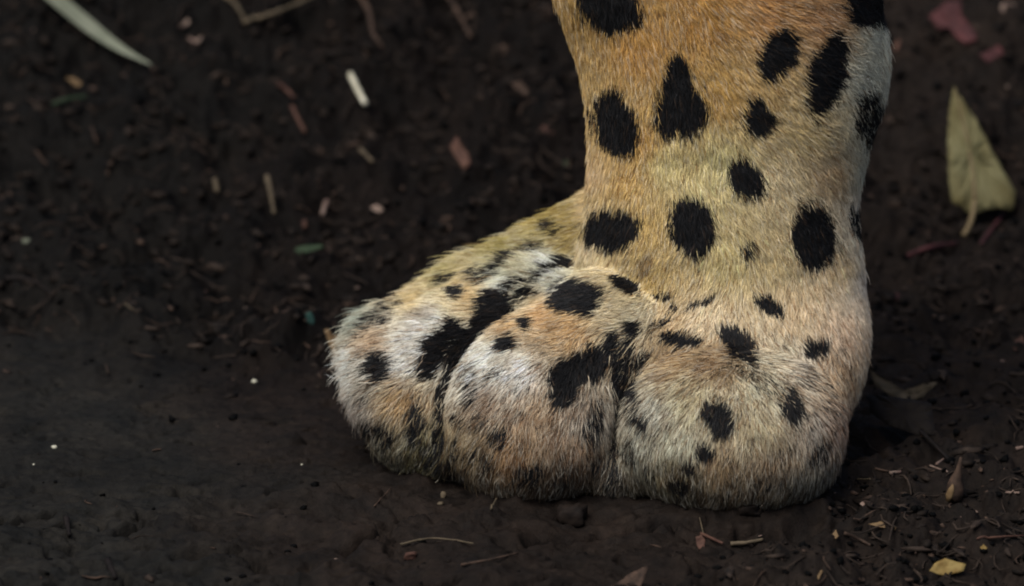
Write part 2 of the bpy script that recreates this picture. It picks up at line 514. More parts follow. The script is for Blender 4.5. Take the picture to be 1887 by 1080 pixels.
# coat: spots, tones and lie of the hair, given on the side of the leg that is seen; (u, v, half width, half height, degrees, strength, browness)
SPOTS = [
    (1122, 2, 58, 46, 35, 1, 0), (1432, 95, 32, 46, 18, 1, 0), (1522, 130, 33, 74, 14, 1, 0), (1598, 8, 46, 38, 0, 1, 0),
    (1608, 215, 28, 44, -10, .9, 0), (1138, 222, 35, 59, -20, 1, 0), (1249, 145, 28, 42, 5, 1, 0), (1257, 201, 45, 48, -15, 1, 0),
    (1393, 210, 27, 33, 0, 1, 0), (1376, 323, 26, 40, -22, 1, 0), (1132, 418, 45, 35, -8, 1, 0), (1278, 418, 37, 56, -18, 1, 0),
    (1500, 433, 38, 58, -4, 1, 0), (1383, 460, 15, 15, 0, .75, 0), (1195, 482, 8, 15, 10, .6, 1), (1584, 408, 12, 32, -15, .8, 0),
    (1418, 562, 26, 17, 25, 1, 0), (1360, 628, 36, 21, 30, 1, 0), (1504, 637, 21, 17, 0, 1, 0), (1260, 627, 34, 15, 8, 1, 0),
    (1372, 662, 30, 8, 22, .9, 0), (1300, 550, 23, 6, -28, 1, 0), (1222, 548, 20, 8, 12, 1, 0), (1155, 525, 27, 8, 30, 1, 0),
    (1325, 65, 13, 13, 0, .45, 1), (1020, 420, 17, 14, 40, .75, 0), (935, 486, 36, 9, -30, .9, 0), (893, 508, 24, 7, -25, .8, 0),
    (985, 463, 18, 8, -20, .85, 0), (1068, 550, 45, 29, -5, 1, 0), (1087, 668, 37, 27, -22, 1, 0), (1042, 702, 25, 35, 10, 1, 0),
    (975, 600, 13, 11, 0, 1, 0), (942, 634, 20, 12, -15, 1, 0), (1128, 630, 13, 20, 0, 1, 0), (1166, 607, 14, 12, 0, 1, 0),
    (1090, 785, 11, 36, 5, .7, 0), (918, 802, 15, 14, 0, .75, 0), (955, 772, 18, 12, 0, .35, 1), (975, 868, 22, 14, 0, .7, 0),
    (700, 688, 20, 25, 0, 1, 0), (836, 612, 17, 19, 20, 1, 0), (808, 642, 21, 28, 25, 1, 0), (788, 678, 14, 22, 10, 1, 0),
    (915, 565, 32, 28, 30, 1, 0), (880, 603, 30, 13, -45, 1, 0), (850, 640, 28, 12, -55, 1, 0), (832, 685, 30, 10, -75, 1, 0),
    (817, 740, 42, 10, -85, .9, 0), (1035, 491, 30, 8, -8, 1, 0), (972, 545, 24, 9, -28, .9, 0), (845, 545, 13, 8, -10, 1, 0),
    (765, 775, 12, 33, 5, .9, 0), (702, 797, 25, 17, 15, .75, 0), (692, 600, 32, 12, -32, .7, 0), (830, 522, 16, 6, -20, .9, 0),
    (1325, 766, 23, 34, -28, 1, 0), (1300, 826, 19, 15, 40, 1, 0), (1275, 856, 17, 12, 30, 1, 0), (1455, 750, 17, 30, -20, .95, 0),
    (1178, 712, 12, 24, 8, .9, 0), (1186, 660, 17, 13, -40, .9, 0), (1185, 775, 13, 13, 0, .95, 0), (1150, 690, 10, 48, 12, .9, 0),
    (1131, 770, 7, 60, 0, .85, 0), (1508, 825, 14, 22, 0, .7, 0), (1255, 890, 17, 14, 0, .9, 0), (1246, 571, 9, 5, 0, 1, 0),
    (745, 850, 40, 16, 20, .4, 0), (900, 740, 16, 12, 0, .3, 1), (1300, 682, 10, 9, 0, .4, 1), (1400, 705, 60, 14, 28, .35, 0),
    (1000, 505, 40, 8, -25, .8, 0), (945, 530, 30, 9, -35, .8, 0), (905, 590, 34, 14, -45, 1, 0), (868, 628, 34, 12, -50, 1, 0), (838, 672, 34, 12, -62, 1, 0),
    (822, 705, 34, 12, -80, .95, 0), (808, 800, 40, 10, -88, .8, 0), (1148, 650, 26, 12, -60, .9, 0), (1136, 720, 11, 50, 6, .95, 0), (1130, 820, 9, 60, 0, .8, 0),
    (1132, 880, 9, 40, 0, .7, 0), (1215, 600, 24, 7, -30, .7, 0), (870, 690, 14, 22, 20, .4, 0), (885, 720, 20, 14, 0, .45, 1), (1165, 740, 16, 30, 0, .4, 0),
    (820, 860, 40, 14, 20, .6, 0), (720, 570, 26, 8, -30, .5, 0), (665, 640, 10, 16, 0, .3, 0), (1490, 700, 30, 14, 30, .35, 0), (1530, 760, 14, 34, -10, .3, 0),
    (872, 730, 12, 16, 10, .55, 0), (850, 770, 10, 16, 0, .6, 0), (888, 770, 12, 10, 0, .45, 0), (845, 820, 10, 14, 0, .6, 0), (880, 835, 14, 10, 0, .5, 0),
    (915, 690, 10, 12, 20, .4, 0), (905, 850, 12, 12, 0, .45, 0), (780, 820, 9, 15, 0, .5, 0), (745, 720, 9, 9, 0, .35, 1), (680, 740, 9, 12, 0, .4, 0),
    (1020, 800, 14, 11, 0, .35, 1), (1040, 870, 14, 10, 0, .5, 0), (1100, 850, 10, 16, 0, .5, 0), (1165, 830, 9, 16, 0, .55, 0), (1200, 870, 12, 12, 0, .5, 0),
    (1225, 700, 12, 9, 0, .35, 1), (1270, 720, 9, 8, 0, .3, 1), (1440, 830, 12, 12, 0, .3, 0), (1400, 890, 14, 9, 0, .35, 0), (1330, 905, 14, 10, 0, .4, 0),
    (775, 585, 16, 8, 0, .4, 1), (800, 575, 13, 6, 0, .4, 1), (1030, 605, 14, 9, 0, .35, 1),
]
TONES = [
    (1060, 40, 174, 139, 84), (1180, 90, 194, 146, 80), (1300, 40, 192, 144, 78), (1420, 20, 192, 142, 88), (1520, 30, 184, 138, 96), (1630, 60, 196, 190, 178),
    (1600, 140, 196, 190, 178), (1100, 170, 196, 164, 112), (1180, 260, 192, 148, 82), (1330, 170, 192, 152, 88), (1400, 150, 198, 164, 112), (1480, 240, 202, 176, 130),
    (1090, 320, 204, 172, 134), (1160, 330, 200, 164, 104), (1230, 300, 200, 184, 136), (1330, 300, 200, 186, 138), (1300, 350, 212, 193, 145), (1440, 330, 212, 191, 157),
    (1540, 320, 196, 164, 128), (1600, 320, 196, 190, 178), (1080, 450, 224, 204, 182), (1190, 420, 200, 168, 108), (1200, 520, 192, 162, 104), (1340, 480, 206, 187, 137),
    (1430, 480, 206, 183, 141), (1550, 500, 210, 181, 143), (1600, 520, 186, 175, 173), (1300, 590, 218, 195, 165), (1460, 590, 212, 183, 147), (1560, 620, 208, 175, 149),
    (1470, 680, 190, 173, 158), (1540, 690, 183, 151, 119), (1000, 400, 151, 130, 60), (920, 460, 150, 134, 71), (1060, 420, 155, 132, 67), (820, 510, 172, 158, 104),
    (1010, 490, 226, 232, 236), (930, 530, 228, 232, 232), (860, 550, 200, 168, 120), (760, 560, 196, 170, 120), (770, 610, 232, 228, 232), (660, 610, 150, 158, 150),
    (690, 645, 186, 148, 112), (740, 660, 230, 230, 236), (640, 690, 208, 212, 218), (740, 740, 186, 148, 98), (660, 770, 162, 148, 142), (720, 840, 148, 138, 116),
    (780, 840, 136, 126, 78), (960, 560, 204, 192, 170), (1000, 580, 194, 146, 88), (940, 600, 192, 150, 96), (1130, 570, 206, 188, 158), (1180, 580, 206, 194, 172),
    (1050, 610, 194, 152, 98), (900, 660, 222, 222, 222), (960, 690, 232, 226, 230), (900, 750, 156, 130, 108), (1000, 760, 178, 146, 114), (1060, 760, 176, 156, 140),
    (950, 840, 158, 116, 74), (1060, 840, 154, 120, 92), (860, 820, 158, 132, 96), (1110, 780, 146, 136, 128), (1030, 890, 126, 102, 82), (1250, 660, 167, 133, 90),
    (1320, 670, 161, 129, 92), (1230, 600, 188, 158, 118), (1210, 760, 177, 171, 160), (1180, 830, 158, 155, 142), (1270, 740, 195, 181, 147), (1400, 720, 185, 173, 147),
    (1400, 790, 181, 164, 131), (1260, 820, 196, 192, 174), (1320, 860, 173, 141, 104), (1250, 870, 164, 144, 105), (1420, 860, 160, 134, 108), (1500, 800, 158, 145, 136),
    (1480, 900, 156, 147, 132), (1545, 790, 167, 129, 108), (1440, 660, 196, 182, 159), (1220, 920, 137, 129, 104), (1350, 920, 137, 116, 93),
    (1600, 380, 206, 189, 177), (1612, 450, 214, 199, 187), (1615, 560, 214, 193, 177), (1625, 250, 196, 190, 178), (800, 590, 230, 226, 226), (830, 560, 214, 196, 164), (1020, 520, 226, 228, 228), (930, 680, 226, 224, 224), (880, 700, 218, 216, 214),
    (1078, 390, 214, 188, 156), (1052, 380, 146, 126, 64), (1050, 450, 150, 128, 70),
]
FLOW = [
    (1080, 50, .1, 1), (1250, 50, .35, 1), (1350, 40, .7, .7), (1470, 30, 1, .45), (1600, 100, .9, .55), (1100, 250, .05, 1), (1250, 280, .1, 1),
    (1420, 250, .8, .9), (1560, 250, .85, .8), (1350, 400, .5, 1), (1500, 420, .55, .95), (1590, 450, .45, 1), (1130, 440, -.1, 1), (1230, 400, .05, 1),
    (1250, 500, -.2, 1), (1400, 560, .1, 1), (1550, 600, .1, 1), (1500, 700, -.05, 1), (1300, 330, .3, 1),
    (1040, 390, -.9, .35), (950, 440, -.95, .2), (840, 510, -1, .15), (960, 500, -.95, .5), (860, 540, -1, .4), (740, 580, -1, .25), (660, 610, -1, .1),
    (720, 660, -.95, .45), (640, 690, -.95, .3), (660, 760, -.7, .7), (720, 830, -.3, 1), (780, 760, -.4, 1), (830, 620, -.8, .7),
    (1080, 530, -.9, .35), (1150, 570, -.8, .3), (980, 590, -.9, .55), (900, 660, -.8, .7), (880, 750, -.5, .9), (960, 760, -.35, 1), (940, 840, -.2, 1),
    (1050, 850, -.1, 1), (1060, 720, -.5, .8), (1100, 640, -.6, .7), (1110, 780, -.1, 1),
    (1250, 610, -.5, .8), (1190, 680, -.5, .85), (1300, 660, -.25, 1), (1300, 740, -.1, 1), (1210, 780, -.25, 1), (1400, 690, .0, 1), (1360, 640, -.1, 1), (1420, 650, 0, 1), (1480, 740, .15, 1),
    (1420, 790, .2, 1), (1530, 800, .2, 1), (1350, 860, 0, 1), (1480, 880, -.25, 1), (1220, 870, .1, 1), (1540, 860, -.4, 1),
]
FAR_SPOTS = None


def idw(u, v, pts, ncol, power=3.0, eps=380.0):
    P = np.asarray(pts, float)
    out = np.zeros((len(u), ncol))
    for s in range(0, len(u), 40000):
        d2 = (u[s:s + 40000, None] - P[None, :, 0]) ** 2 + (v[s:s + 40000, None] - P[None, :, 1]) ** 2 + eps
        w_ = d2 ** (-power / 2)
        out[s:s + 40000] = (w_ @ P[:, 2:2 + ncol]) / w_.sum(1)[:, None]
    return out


def spot_mask(p, n):
    """How black (and how brown) the coat is at surface points p (modelling frame)."""
    u, v = p[:, 0].copy(), p[:, 1].copy()
    q = p * 0.022
    wob = np.stack([perlin3(q, 1), perlin3(q, 2)], 1) * 15
    q2 = p * 0.07
    wob += np.stack([perlin3(q2, 3), perlin3(q2, 4)], 1) * 7
    u = u + wob[:, 0]; v = v + wob[:, 1]
    m = np.zeros(len(p)); br_ = np.zeros(len(p))
    for (su, sv, a, b_, ang, st, brn) in SPOTS:
        near = np.abs(u - su) + np.abs(v - sv) < 3 * (a + b_)
        ca, sa = math.cos(math.radians(ang)), math.sin(math.radians(ang))
        x = u[near] - su; y = v[near] - sv
        r = np.sqrt(((x * ca + y * sa) / a) ** 2 + ((-x * sa + y * ca) / b_) ** 2) / (1.10 if sv < 520 or su > 1200 else 1.2)
        sm = st * (1 - smoothstep(0.78, 1.2 if st >= .99 else 1.4, r))
        if brn: br_[near] = np.maximum(br_[near], sm)
        else: m[near] = np.maximum(m[near], sm)
    # the side turned away and the upper leg: scattered spots of the same size
    hid = (n[:, 2] > 0.15) | (v < -70)
    if hid.any():
        ph = p[hid]
        c = rs_pts
        best = np.full(len(ph), 1e9)
        for k in range(len(c)):
            best = np.minimum(best, ((ph - c[k, :3]) ** 2).sum(1) / c[k, 3] ** 2)
        m[hid] = np.where(best < 1.2, 1 - smoothstep(0.8, 1.2, best), 0)
    return m, br_


sel = rng.permutation(len(bv))
rs = []
for k in sel:
    p = bv[k]
    if not (bn[k, 2] > 0.15 or p[1] < -70): continue
    if p[1] > 800: continue
    if all(np.linalg.norm(p - q) > 118 for q in rs):
        rs.append(p)
    if len(rs) > 160: break
rs_pts = np.concatenate([np.array(rs), rng.uniform(26, 48, (len(rs), 1))], 1)

GAIN = 1.10


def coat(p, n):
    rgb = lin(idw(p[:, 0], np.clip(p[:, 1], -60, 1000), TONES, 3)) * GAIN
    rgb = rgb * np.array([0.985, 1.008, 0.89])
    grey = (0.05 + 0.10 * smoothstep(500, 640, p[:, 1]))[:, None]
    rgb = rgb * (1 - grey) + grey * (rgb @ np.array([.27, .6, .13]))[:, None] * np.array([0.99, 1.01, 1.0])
    patch = perlin3(p * 0.03, 9)
    rgb = rgb * (1 + 0.16 * patch)[:, None]
    lowt = smoothstep(520, 700, p[:, 1])
    mott = np.clip(perlin3(p * np.array([0.05, 0.03, 0.04]), 19) + 0.5 * perlin3(p * 0.1, 20), -.6, .6) * lowt
    rgb = rgb * np.exp(np.stack([0.5 * mott, 0.62 * mott, 0.74 * mott], 1))
    # dried mud clinging to the lowest fur
    hh = (V0 - p[:, 1]) * COST - p[:, 2] * SINT
    mudf = np.clip(smoothstep(165, 25, hh + 75 * perlin3(p * 0.028, 15)), 0, 1) * 0.85
    mudf = mudf * (0.45 + 0.55 * smoothstep(700, 850, p[:, 0]))
    rgb = rgb * (1 - mudf)[:, None] + lin((48, 38, 30)) * mudf[:, None]
    m, brn = spot_mask(p, n)
    rgb = rgb * (1 - brn)[:, None] + lin((92, 58, 36)) * brn[:, None]
    return rgb, m


BLACK = lin((20, 20, 21))
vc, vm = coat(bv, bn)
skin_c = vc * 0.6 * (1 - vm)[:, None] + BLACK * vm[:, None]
pad = smoothstep(26, 10, (V0 - bv[:, 1]) * COST - bv[:, 2] * SINT)[:, None]      # dark skin of the pads
skin_c = skin_c * (1 - pad) + lin((38, 32, 29)) * pad

skin, nt, b = new_mat('skin_under_fur')
at = nt.nodes.new('ShaderNodeAttribute'); at.attribute_name = 'coat'
nt.links.new(at.outputs['Color'], b.inputs['Base Color'])
b.inputs['Roughness'].default_value = 0.9
b.inputs['Specular IOR Level'].default_value = 0.1

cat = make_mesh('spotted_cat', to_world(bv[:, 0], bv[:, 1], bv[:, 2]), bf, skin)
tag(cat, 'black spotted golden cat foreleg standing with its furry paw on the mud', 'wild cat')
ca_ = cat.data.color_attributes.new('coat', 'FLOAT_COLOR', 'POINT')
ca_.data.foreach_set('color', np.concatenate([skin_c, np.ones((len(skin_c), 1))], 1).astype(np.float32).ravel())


# ---------------------------------------------------------------- fur
def grow_fur(n_hair):
    area = np.linalg.norm(bfn, axis=1) * 0.5
    cen = bv[bf].mean(1); cn = bfn / (np.linalg.norm(bfn, axis=1)[:, None] + 1e-9)
    h = (V0 - cen[:, 1]) * COST - cen[:, 2] * SINT
    dens = np.where(cn[:, 2] < 0.3, 1.0, 0.35)
    dens = np.where(cen[:, 1] < -120, 0.22, dens)
    dens = np.where(h < 2, 0.0, dens)
    wgt = area * dens
    fi = rng.choice(len(bf), n_hair, p=wgt / wgt.sum())
    a, b_ = rng.random((2, n_hair, 1))
    q = bv[bf[fi]]
    p = (q[:, 0] * (1 - a) + q[:, 1] * a) * (1 - b_) + (q[:, 3] * (1 - a) + q[:, 2] * a) * b_
    qn = bn[bf[fi]]
    n = (qn[:, 0] * (1 - a) + qn[:, 1] * a) * (1 - b_) + (qn[:, 3] * (1 - a) + qn[:, 2] * a) * b_
    n /= np.linalg.norm(n, axis=1)[:, None]
    fl = idw(p[:, 0], np.clip(p[:, 1], -80, 1000), FLOW, 2, 3.0)
    fl /= np.linalg.norm(fl, axis=1)[:, None] + 1e-9
    # swirl of the coat and tufts
    ang = 0.35 * perlin3(p * 0.012, 21) + (0.5 + 0.35 * smoothstep(540, 640, p[:, 1])) * perlin3(p * 0.05, 22) + rng.normal(0, 0.16, n_hair)
    c, s = np.cos(ang), np.sin(ang)
    f3 = np.stack([fl[:, 0] * c - fl[:, 1] * s, fl[:, 0] * s + fl[:, 1] * c, np.zeros(n_hair)], 1)
    # lean of the lie in depth so that the hair runs down the world's vertical
    f3[:, 2] = 0.3 * f3[:, 1]
    t = f3 - (f3 * n).sum(1)[:, None] * n
    tl = np.linalg.norm(t, axis=1)[:, None]
    down = np.array([0, 1.0, 0.3]) - n * (n @ np.array([0, 1.0, 0.3]))[:, None]
    t = np.where(tl > 0.25, t / (tl + 1e-9), (t + 0.3 * down) / (np.linalg.norm(t + 0.3 * down, axis=1)[:, None] + 1e-9))
    u, v = p[:, 0], p[:, 1]
    fluffA = np.exp(-(((u - 660) / 75) ** 2 + ((v - 650) / 110) ** 2))
    fluffD = np.exp(-(((u - 860) / 220) ** 2 + ((v - 470) / 90) ** 2)) * (p[:, 2] > 330)
    toes = smoothstep(540, 640, v) * smoothstep(1620, 1480, u)
    L = 27 + 4 * toes + 26 * fluffA * rng.uniform(.3, 1.3, n_hair) + 18 * fluffD
    L *= rng.uniform(0.65, 1.25, n_hair) * (1 + 0.3 * perlin3(p * 0.03, 23))
    stray = rng.random(n_hair) < 0.006 + 0.05 * fluffA + 0.02 * fluffD
    L = np.where(stray, L * 1.4, L)
    lift = 0.1 * stray + 0.34 + 0.10 * toes + 0.26 * fluffA + 0.20 * fluffD + 0.22 * perlin3(p * 0.05, 24) + rng.normal(0, 0.10, n_hair)
    lift = np.clip(lift + 0.30 * fluffA, 0.12, 0.97)
    K = 5
    tt = np.linspace(0, 1, K)
    pts = np.zeros((n_hair, K, 3))
    side = np.cross(n, t)
    bend = rng.normal(0, 0.12, n_hair)
    for k, x in enumerate(tt):
        up_ = lift * (x - 0.42 * x * x)
        al = np.sqrt(np.clip(1 - lift ** 2, 0.1, 1)) * x + 0.10 * x * x
        pts[:, k] = p + L[:, None] * (n * up_[:, None] + t * al[:, None] + side * (bend * x * x)[:, None])
    rgb, m = coat(p + t * (L * 0.45)[:, None], n)
    blk = rng.random(n_hair) < m
    var = np.exp(rng.normal(0, 0.16, n_hair))
    kind = rng.random(n_hair)
    rgb = rgb * var[:, None]
    low = smoothstep(560, 700, v) * smoothstep(1640, 1540, u)
    red = kind < 0.12 + 0.10 * low
    rgb[red] = rgb[red] * np.array([0.48, 0.38, 0.31])
    wht = kind > 0.80
    rgb[wht] = rgb[wht] * 0.6 + 0.4 * lin((214, 208, 190)) * 1.0
    rgb[blk] = BLACK * rng.uniform(0.6, 1.8, (blk.sum(), 1)) * np.where(rng.random((blk.sum(), 1)) < .08, np.array([[4.0, 2.6, 1.6]]), 1.0)
    pep = (rng.random(n_hair) < 0.07 * low * (1 + 2.5 * perlin3(p * 0.03, 33))) & ~blk
    rgb[pep] = BLACK * rng.uniform(1.0, 3.0, (pep.sum(), 1))
    P = to_world(pts[..., 0], pts[..., 1], pts[..., 2])
    zmin = 0.0004
    P[..., 2] = np.where(P[..., 2] < zmin, zmin + 0.15 * (P[..., 2] - zmin), P[..., 2])
    cu = bpy.data.hair_curves.new('fur')
    cu.add_curves([K] * n_hair)
    cu.position_data.foreach_set('vector', P.astype(np.float32).ravel())
    rad = np.outer(rng.uniform(0.75, 1.15, n_hair), np.array([1.0, 1.0, 0.85, 0.55, 0.12])) * 0.66 * S
    ra = cu.attributes.get('radius') or cu.attributes.new('radius', 'FLOAT', 'POINT')
    ra.data.foreach_set('value', rad.astype(np.float32).ravel())
    co = cu.attributes.new('coat', 'FLOAT_COLOR', 'CURVE')
    co.data.foreach_set('color', np.concatenate([np.clip(rgb, 0.002, 0.85), np.ones((n_hair, 1))], 1).astype(np.float32).ravel())
    o = bpy.data.objects.new('fur', cu)
    col.objects.link(o)
    o.parent = cat
    m_, nt_, b_ = new_mat('fur')
    a_ = nt_.nodes.new('ShaderNodeAttribute'); a_.attribute_name = 'coat'
    nt_.links.new(a_.outputs['Color'], b_.inputs['Base Color'])
    b_.inputs['Roughness'].default_value = 0.55
    b_.inputs['Specular IOR Level'].default_value = 0.22
    cu.materials.append(m_)
    return o


grow_fur(620000)


# ---------------------------------------------------------------- litter on the soil
def pix_ray(u, v):
    q = to_world(u, v, 0.0)
    d = q - cam_pos
    return d / np.linalg.norm(d)


def hit(u, v, lift=0.0):
    """where the line of sight through (u, v) meets the soil"""
    d = pix_ray(u, v)
    t = np.arange(DIST - 0.25, DIST + 0.9, 0.0006)
    P = cam_pos + t[:, None] * d
    below = P[:, 2] - lift < ground_z(P[:, 0], P[:, 1])
    k = int(np.argmax(below)) if below.any() else len(t) - 1
    return P[k]


def soil_normal(p, r=0.006):
    zx = (ground_z(p[0] + r, p[1]) - ground_z(p[0] - r, p[1]))[0]
    zy = (ground_z(p[0], p[1] + r) - ground_z(p[0], p[1] - r))[0]
    n = np.array([-zx, -zy, 2 * r])
    return n / np.linalg.norm(n)


def unit(a):
    return a / (np.linalg.norm(a) + 1e-12)


def spline(P, n):
    P = np.asarray(P, float)
    if len(P) == 2:
        t = np.linspace(0, 1, n)[:, None]
        return P[0] * (1 - t) + P[1] * t
    Q = np.vstack([2 * P[0] - P[1], P, 2 * P[-1] - P[-2]])
    out = []
    for x in np.linspace(0, len(P) - 1 - 1e-6, n):
        i = int(x); f = x - i
        a, b_, c, d = Q[i], Q[i + 1], Q[i + 2], Q[i + 3]
        out.append(0.5 * (2 * b_ + (c - a) * f + (2 * a - 5 * b_ + 4 * c - d) * f * f + (3 * b_ - a - 3 * c + d) * f ** 3))
    return np.array(out)


def lie(px, n, lift):
    """a run of points through the given marks, its ends resting on the soil, never cutting into it"""
    hs = [hit(u, v) for u, v in px]
    C = spline(hs, n)
    g = ground_z(C[:, 0], C[:, 1])
    C[:, 2] += 0.5 * np.clip((g - C[:, 2]).max(), 0, 0.003) + lift
    C[:, 2] = np.maximum(C[:, 2], g)
    return C


def tube_geo(C, R, sides=7, flat=1.0, jit=0.0):
    C = np.asarray(C); R = np.asarray(R)
    T = np.gradient(C, axis=0); T /= np.linalg.norm(T, axis=1)[:, None] + 1e-12
    up = np.array([0, -0.4, 0.9])
    V_, F_ = [], []
    for i in range(len(C)):
        a = unit(np.cross(T[i], up)); b_ = np.cross(a, T[i])
        for k in range(sides):
            w_ = 2 * math.pi * k / sides
            r = R[i] * (1 + jit * rng.normal())
            V_.append(C[i] + r * (a * math.cos(w_) + b_ * math.sin(w_) * flat))
    for i in range(len(C) - 1):
        for k in range(sides):
            k2 = (k + 1) % sides
            F_.append((i * sides + k, i * sides + k2, (i + 1) * sides + k2, (i + 1) * sides + k))
    c0 = len(V_); V_ += [C[0], C[-1]]
    for k in range(sides):
        k2 = (k + 1) % sides
        F_.append((c0, k2, k, k)); e_ = (len(C) - 1) * sides
        F_.append((c0 + 1, e_ + k, e_ + k2, e_ + k2))
    return np.array(V_), F_


def poly_mesh(name, V_, F_, mat, parent=None, smooth=True):
    me = bpy.data.meshes.new(name)
    F2 = [tuple(dict.fromkeys(int(x) for x in f)) for f in F_]
    me.from_pydata([tuple(map(float, p)) for p in V_], [], F2)
    me.update()
    if smooth:
        me.polygons.foreach_set('use_smooth', np.ones(len(me.polygons), bool))
    o = bpy.data.objects.new(name, me); col.objects.link(o)
    me.materials.append(mat)
    if parent: o.parent = parent
    return o


def stick(name, label, cat_, px, r0, r1, mat, group=None, lift=None, flat=1.0, n=14, jit=0.08, parent=None):
    lift = r0 * S * 0.7 if lift is None else lift * S
    C = lie(px, n, lift)
    t = np.linspace(0, 1, n)
    R = (r0 + (r1 - r0) * t) * S
    V_, F_ = tube_geo(C, R, 7, flat, jit)
    o = poly_mesh(name, V_, F_, mat, parent)
    return tag(o, label, cat_, group)


def blade(name, label, cat_, px, widths, mat, lean=0.55, lift=8, n=26, thick=1.3, group=None, arch=0.0):
    """long flat blade: shallow V across, turned partly to the viewer"""
    C = lie(px, n, lift * S)
    t = np.linspace(0, 1, n)
    C[:, 2] += arch * S * np.sin(math.pi * t)
    W_ = np.interp(t, np.linspace(0, 1, len(widths)), widths) * S * 0.5
    T = np.gradient(C, axis=0); T /= np.linalg.norm(T, axis=1)[:, None]
    V_, F_ = [], []
    for i in range(n):
        nn = unit(unit(-FWD) * lean + np.array([0, 0, 1.0]) * (1 - lean) )
        s = unit(np.cross(T[i], nn)); nn = np.cross(s, T[i])
        prof = [(-1, .25), (-.5, .05), (0, -.12), (.5, .05), (1, .25)]
        for a, h_ in prof: V_.append(C[i] + s * a * W_[i] + nn * (h_ * W_[i]))
        for a, h_ in prof[::-1]: V_.append(C[i] + s * a * W_[i] * .97 + nn * (h_ * W_[i] - thick * S))
    m = 10
    for i in range(n - 1):
        for k in range(m):
            k2 = (k + 1) % m
            F_.append((i * m + k, i * m + k2, (i + 1) * m + k2, (i + 1) * m + k))
    F_.append(tuple(range(m))[::-1]); F_.append(tuple(range((n - 1) * m, n * m)))
    return tag(poly_mesh(name, V_, F_, mat), label, cat_, group)


def plate_geo(poly, lean, thick, curl=0.15, at_=None, lift=0.0, rings=3, rough=0.06):
    """a bark flake or leaf: outline given by marks, standing on the soil at at_, leaning towards the viewer, bent and of real thickness"""
    P = np.array(poly, float)
    k = at_ if at_ is not None else tuple(P[np.argmax(P[:, 1])])
    foot = hit(*k, lift=0) + np.array([0, 0, lift * S])
    n = unit(soil_normal(foot) * (1 - lean) - FWD * lean)
    Q = []
    m0 = len(P)
    for i in range(m0):           # subdivide the outline with small irregularities
        a, b_ = P[i], P[(i + 1) % m0]
        q = max(2, int(np.hypot(*(b_ - a)) / 7))
        for j in range(q):
            Q.append(a + (b_ - a) * j / q + rng.normal(0, rough * 8, 2) * (j > 0))
    W_ = []
    for u, v in Q:
        d = pix_ray(u, v); t = ((foot - cam_pos) @ n) / (d @ n)
        W_.append(cam_pos + d * t)
    W_ = np.array(W_); c = W_.mean(0)
    rad = np.linalg.norm(W_ - c, axis=1).max()
    ax = unit(W_[0] - c)
    V_, F_ = [], []
    m = len(W_)
    fr = np.linspace(1, 0, rings + 1)[:-1]
    top = []
    for f in fr:
        for p in W_:
            q = c + (p - c) * f
            x = ((q - c) @ ax) / rad; y = np.linalg.norm(q - c - ax * ((q - c) @ ax)) / rad
            top.append(q + n * rad * (curl * (1.4 * y * y + 0.6 * x * x - 0.4) + 0.03 * rng.normal() * (f < 1)))
    top.append(c - n * rad * curl * 0.4)
    top = np.array(top); bot = top - n * thick * S
    V_ = np.vstack([top, bot]); N = len(top)
    for side_, off in ((0, 0), (1, N)):
        for r in range(rings - 1):
            for i in range(m):
                i2 = (i + 1) % m
                f = (off + r * m + i, off + r * m + i2, off + (r + 1) * m + i2, off + (r + 1) * m + i)
                F_.append(f[::-1] if side_ else f)
        for i in range(m):
            i2 = (i + 1) % m
            f = (off + (rings - 1) * m + i, off + (rings - 1) * m + i2, off + N - 1)
            F_.append(f[::-1] if side_ else f)
    for i in range(m):
        i2 = (i + 1) % m
        F_.append((i, N + i, N + i2, i2))
    V_[:, 2] = np.maximum(V_[:, 2], ground_z(V_[:, 0], V_[:, 1]) + 0.0 * S - 6 * S)
    return V_, F_


def flake(name, label, cat_, poly, mat, lean=0.5, thick=3.0, curl=0.15, group=None, at_=None, lift=3.0, parent=None):
    V_, F_ = plate_geo(poly, lean, thick, curl, at_, lift)
    return tag(poly_mesh(name, V_, F_, mat, parent), label, cat_, group)


def lump_geo(c, r, squash=0.7, seed=0, sub=2, blocky=False):
    import bmesh
    bm = bmesh.new(); bmesh.ops.create_icosphere(bm, subdivisions=sub, radius=1.0)
    V_ = np.array([v.co[:] for v in bm.verts]); F_ = [tuple(v.index for v in f.verts) for f in bm.faces]
    bm.free()
    k = 1 + 0.45 * perlin3(V_ * 1.1 + seed * 3.3, seed % 7) + 0.2 * perlin3(V_ * 2.7 + seed, 3)
    if blocky:
        V_ = np.sign(V_) * np.abs(V_) ** 0.6 * 0.85
        k = k + 0.12 * rng.normal(size=len(V_))
    V_ = V_ * k[:, None] * r * np.array([1, 1, squash])
    return V_ + c, F_


def lump(name, label, cat_, px, r, mat, squash=0.7, group=None, sub=2, stretch=(1, 1)):
    c = hit(*px) + np.array([0, 0, r * S * squash * 0.5])
    V_, F_ = lump_geo(np.zeros(3), r * S, squash, int(px[0]), 3 if name == 'mud_clod' else sub, name == 'mud_clod')
    V_ = V_ * np.array([stretch[0], stretch[1], 1])
    return tag(poly_mesh(name, V_ + c, F_, mat, smooth=True), label, cat_, group)


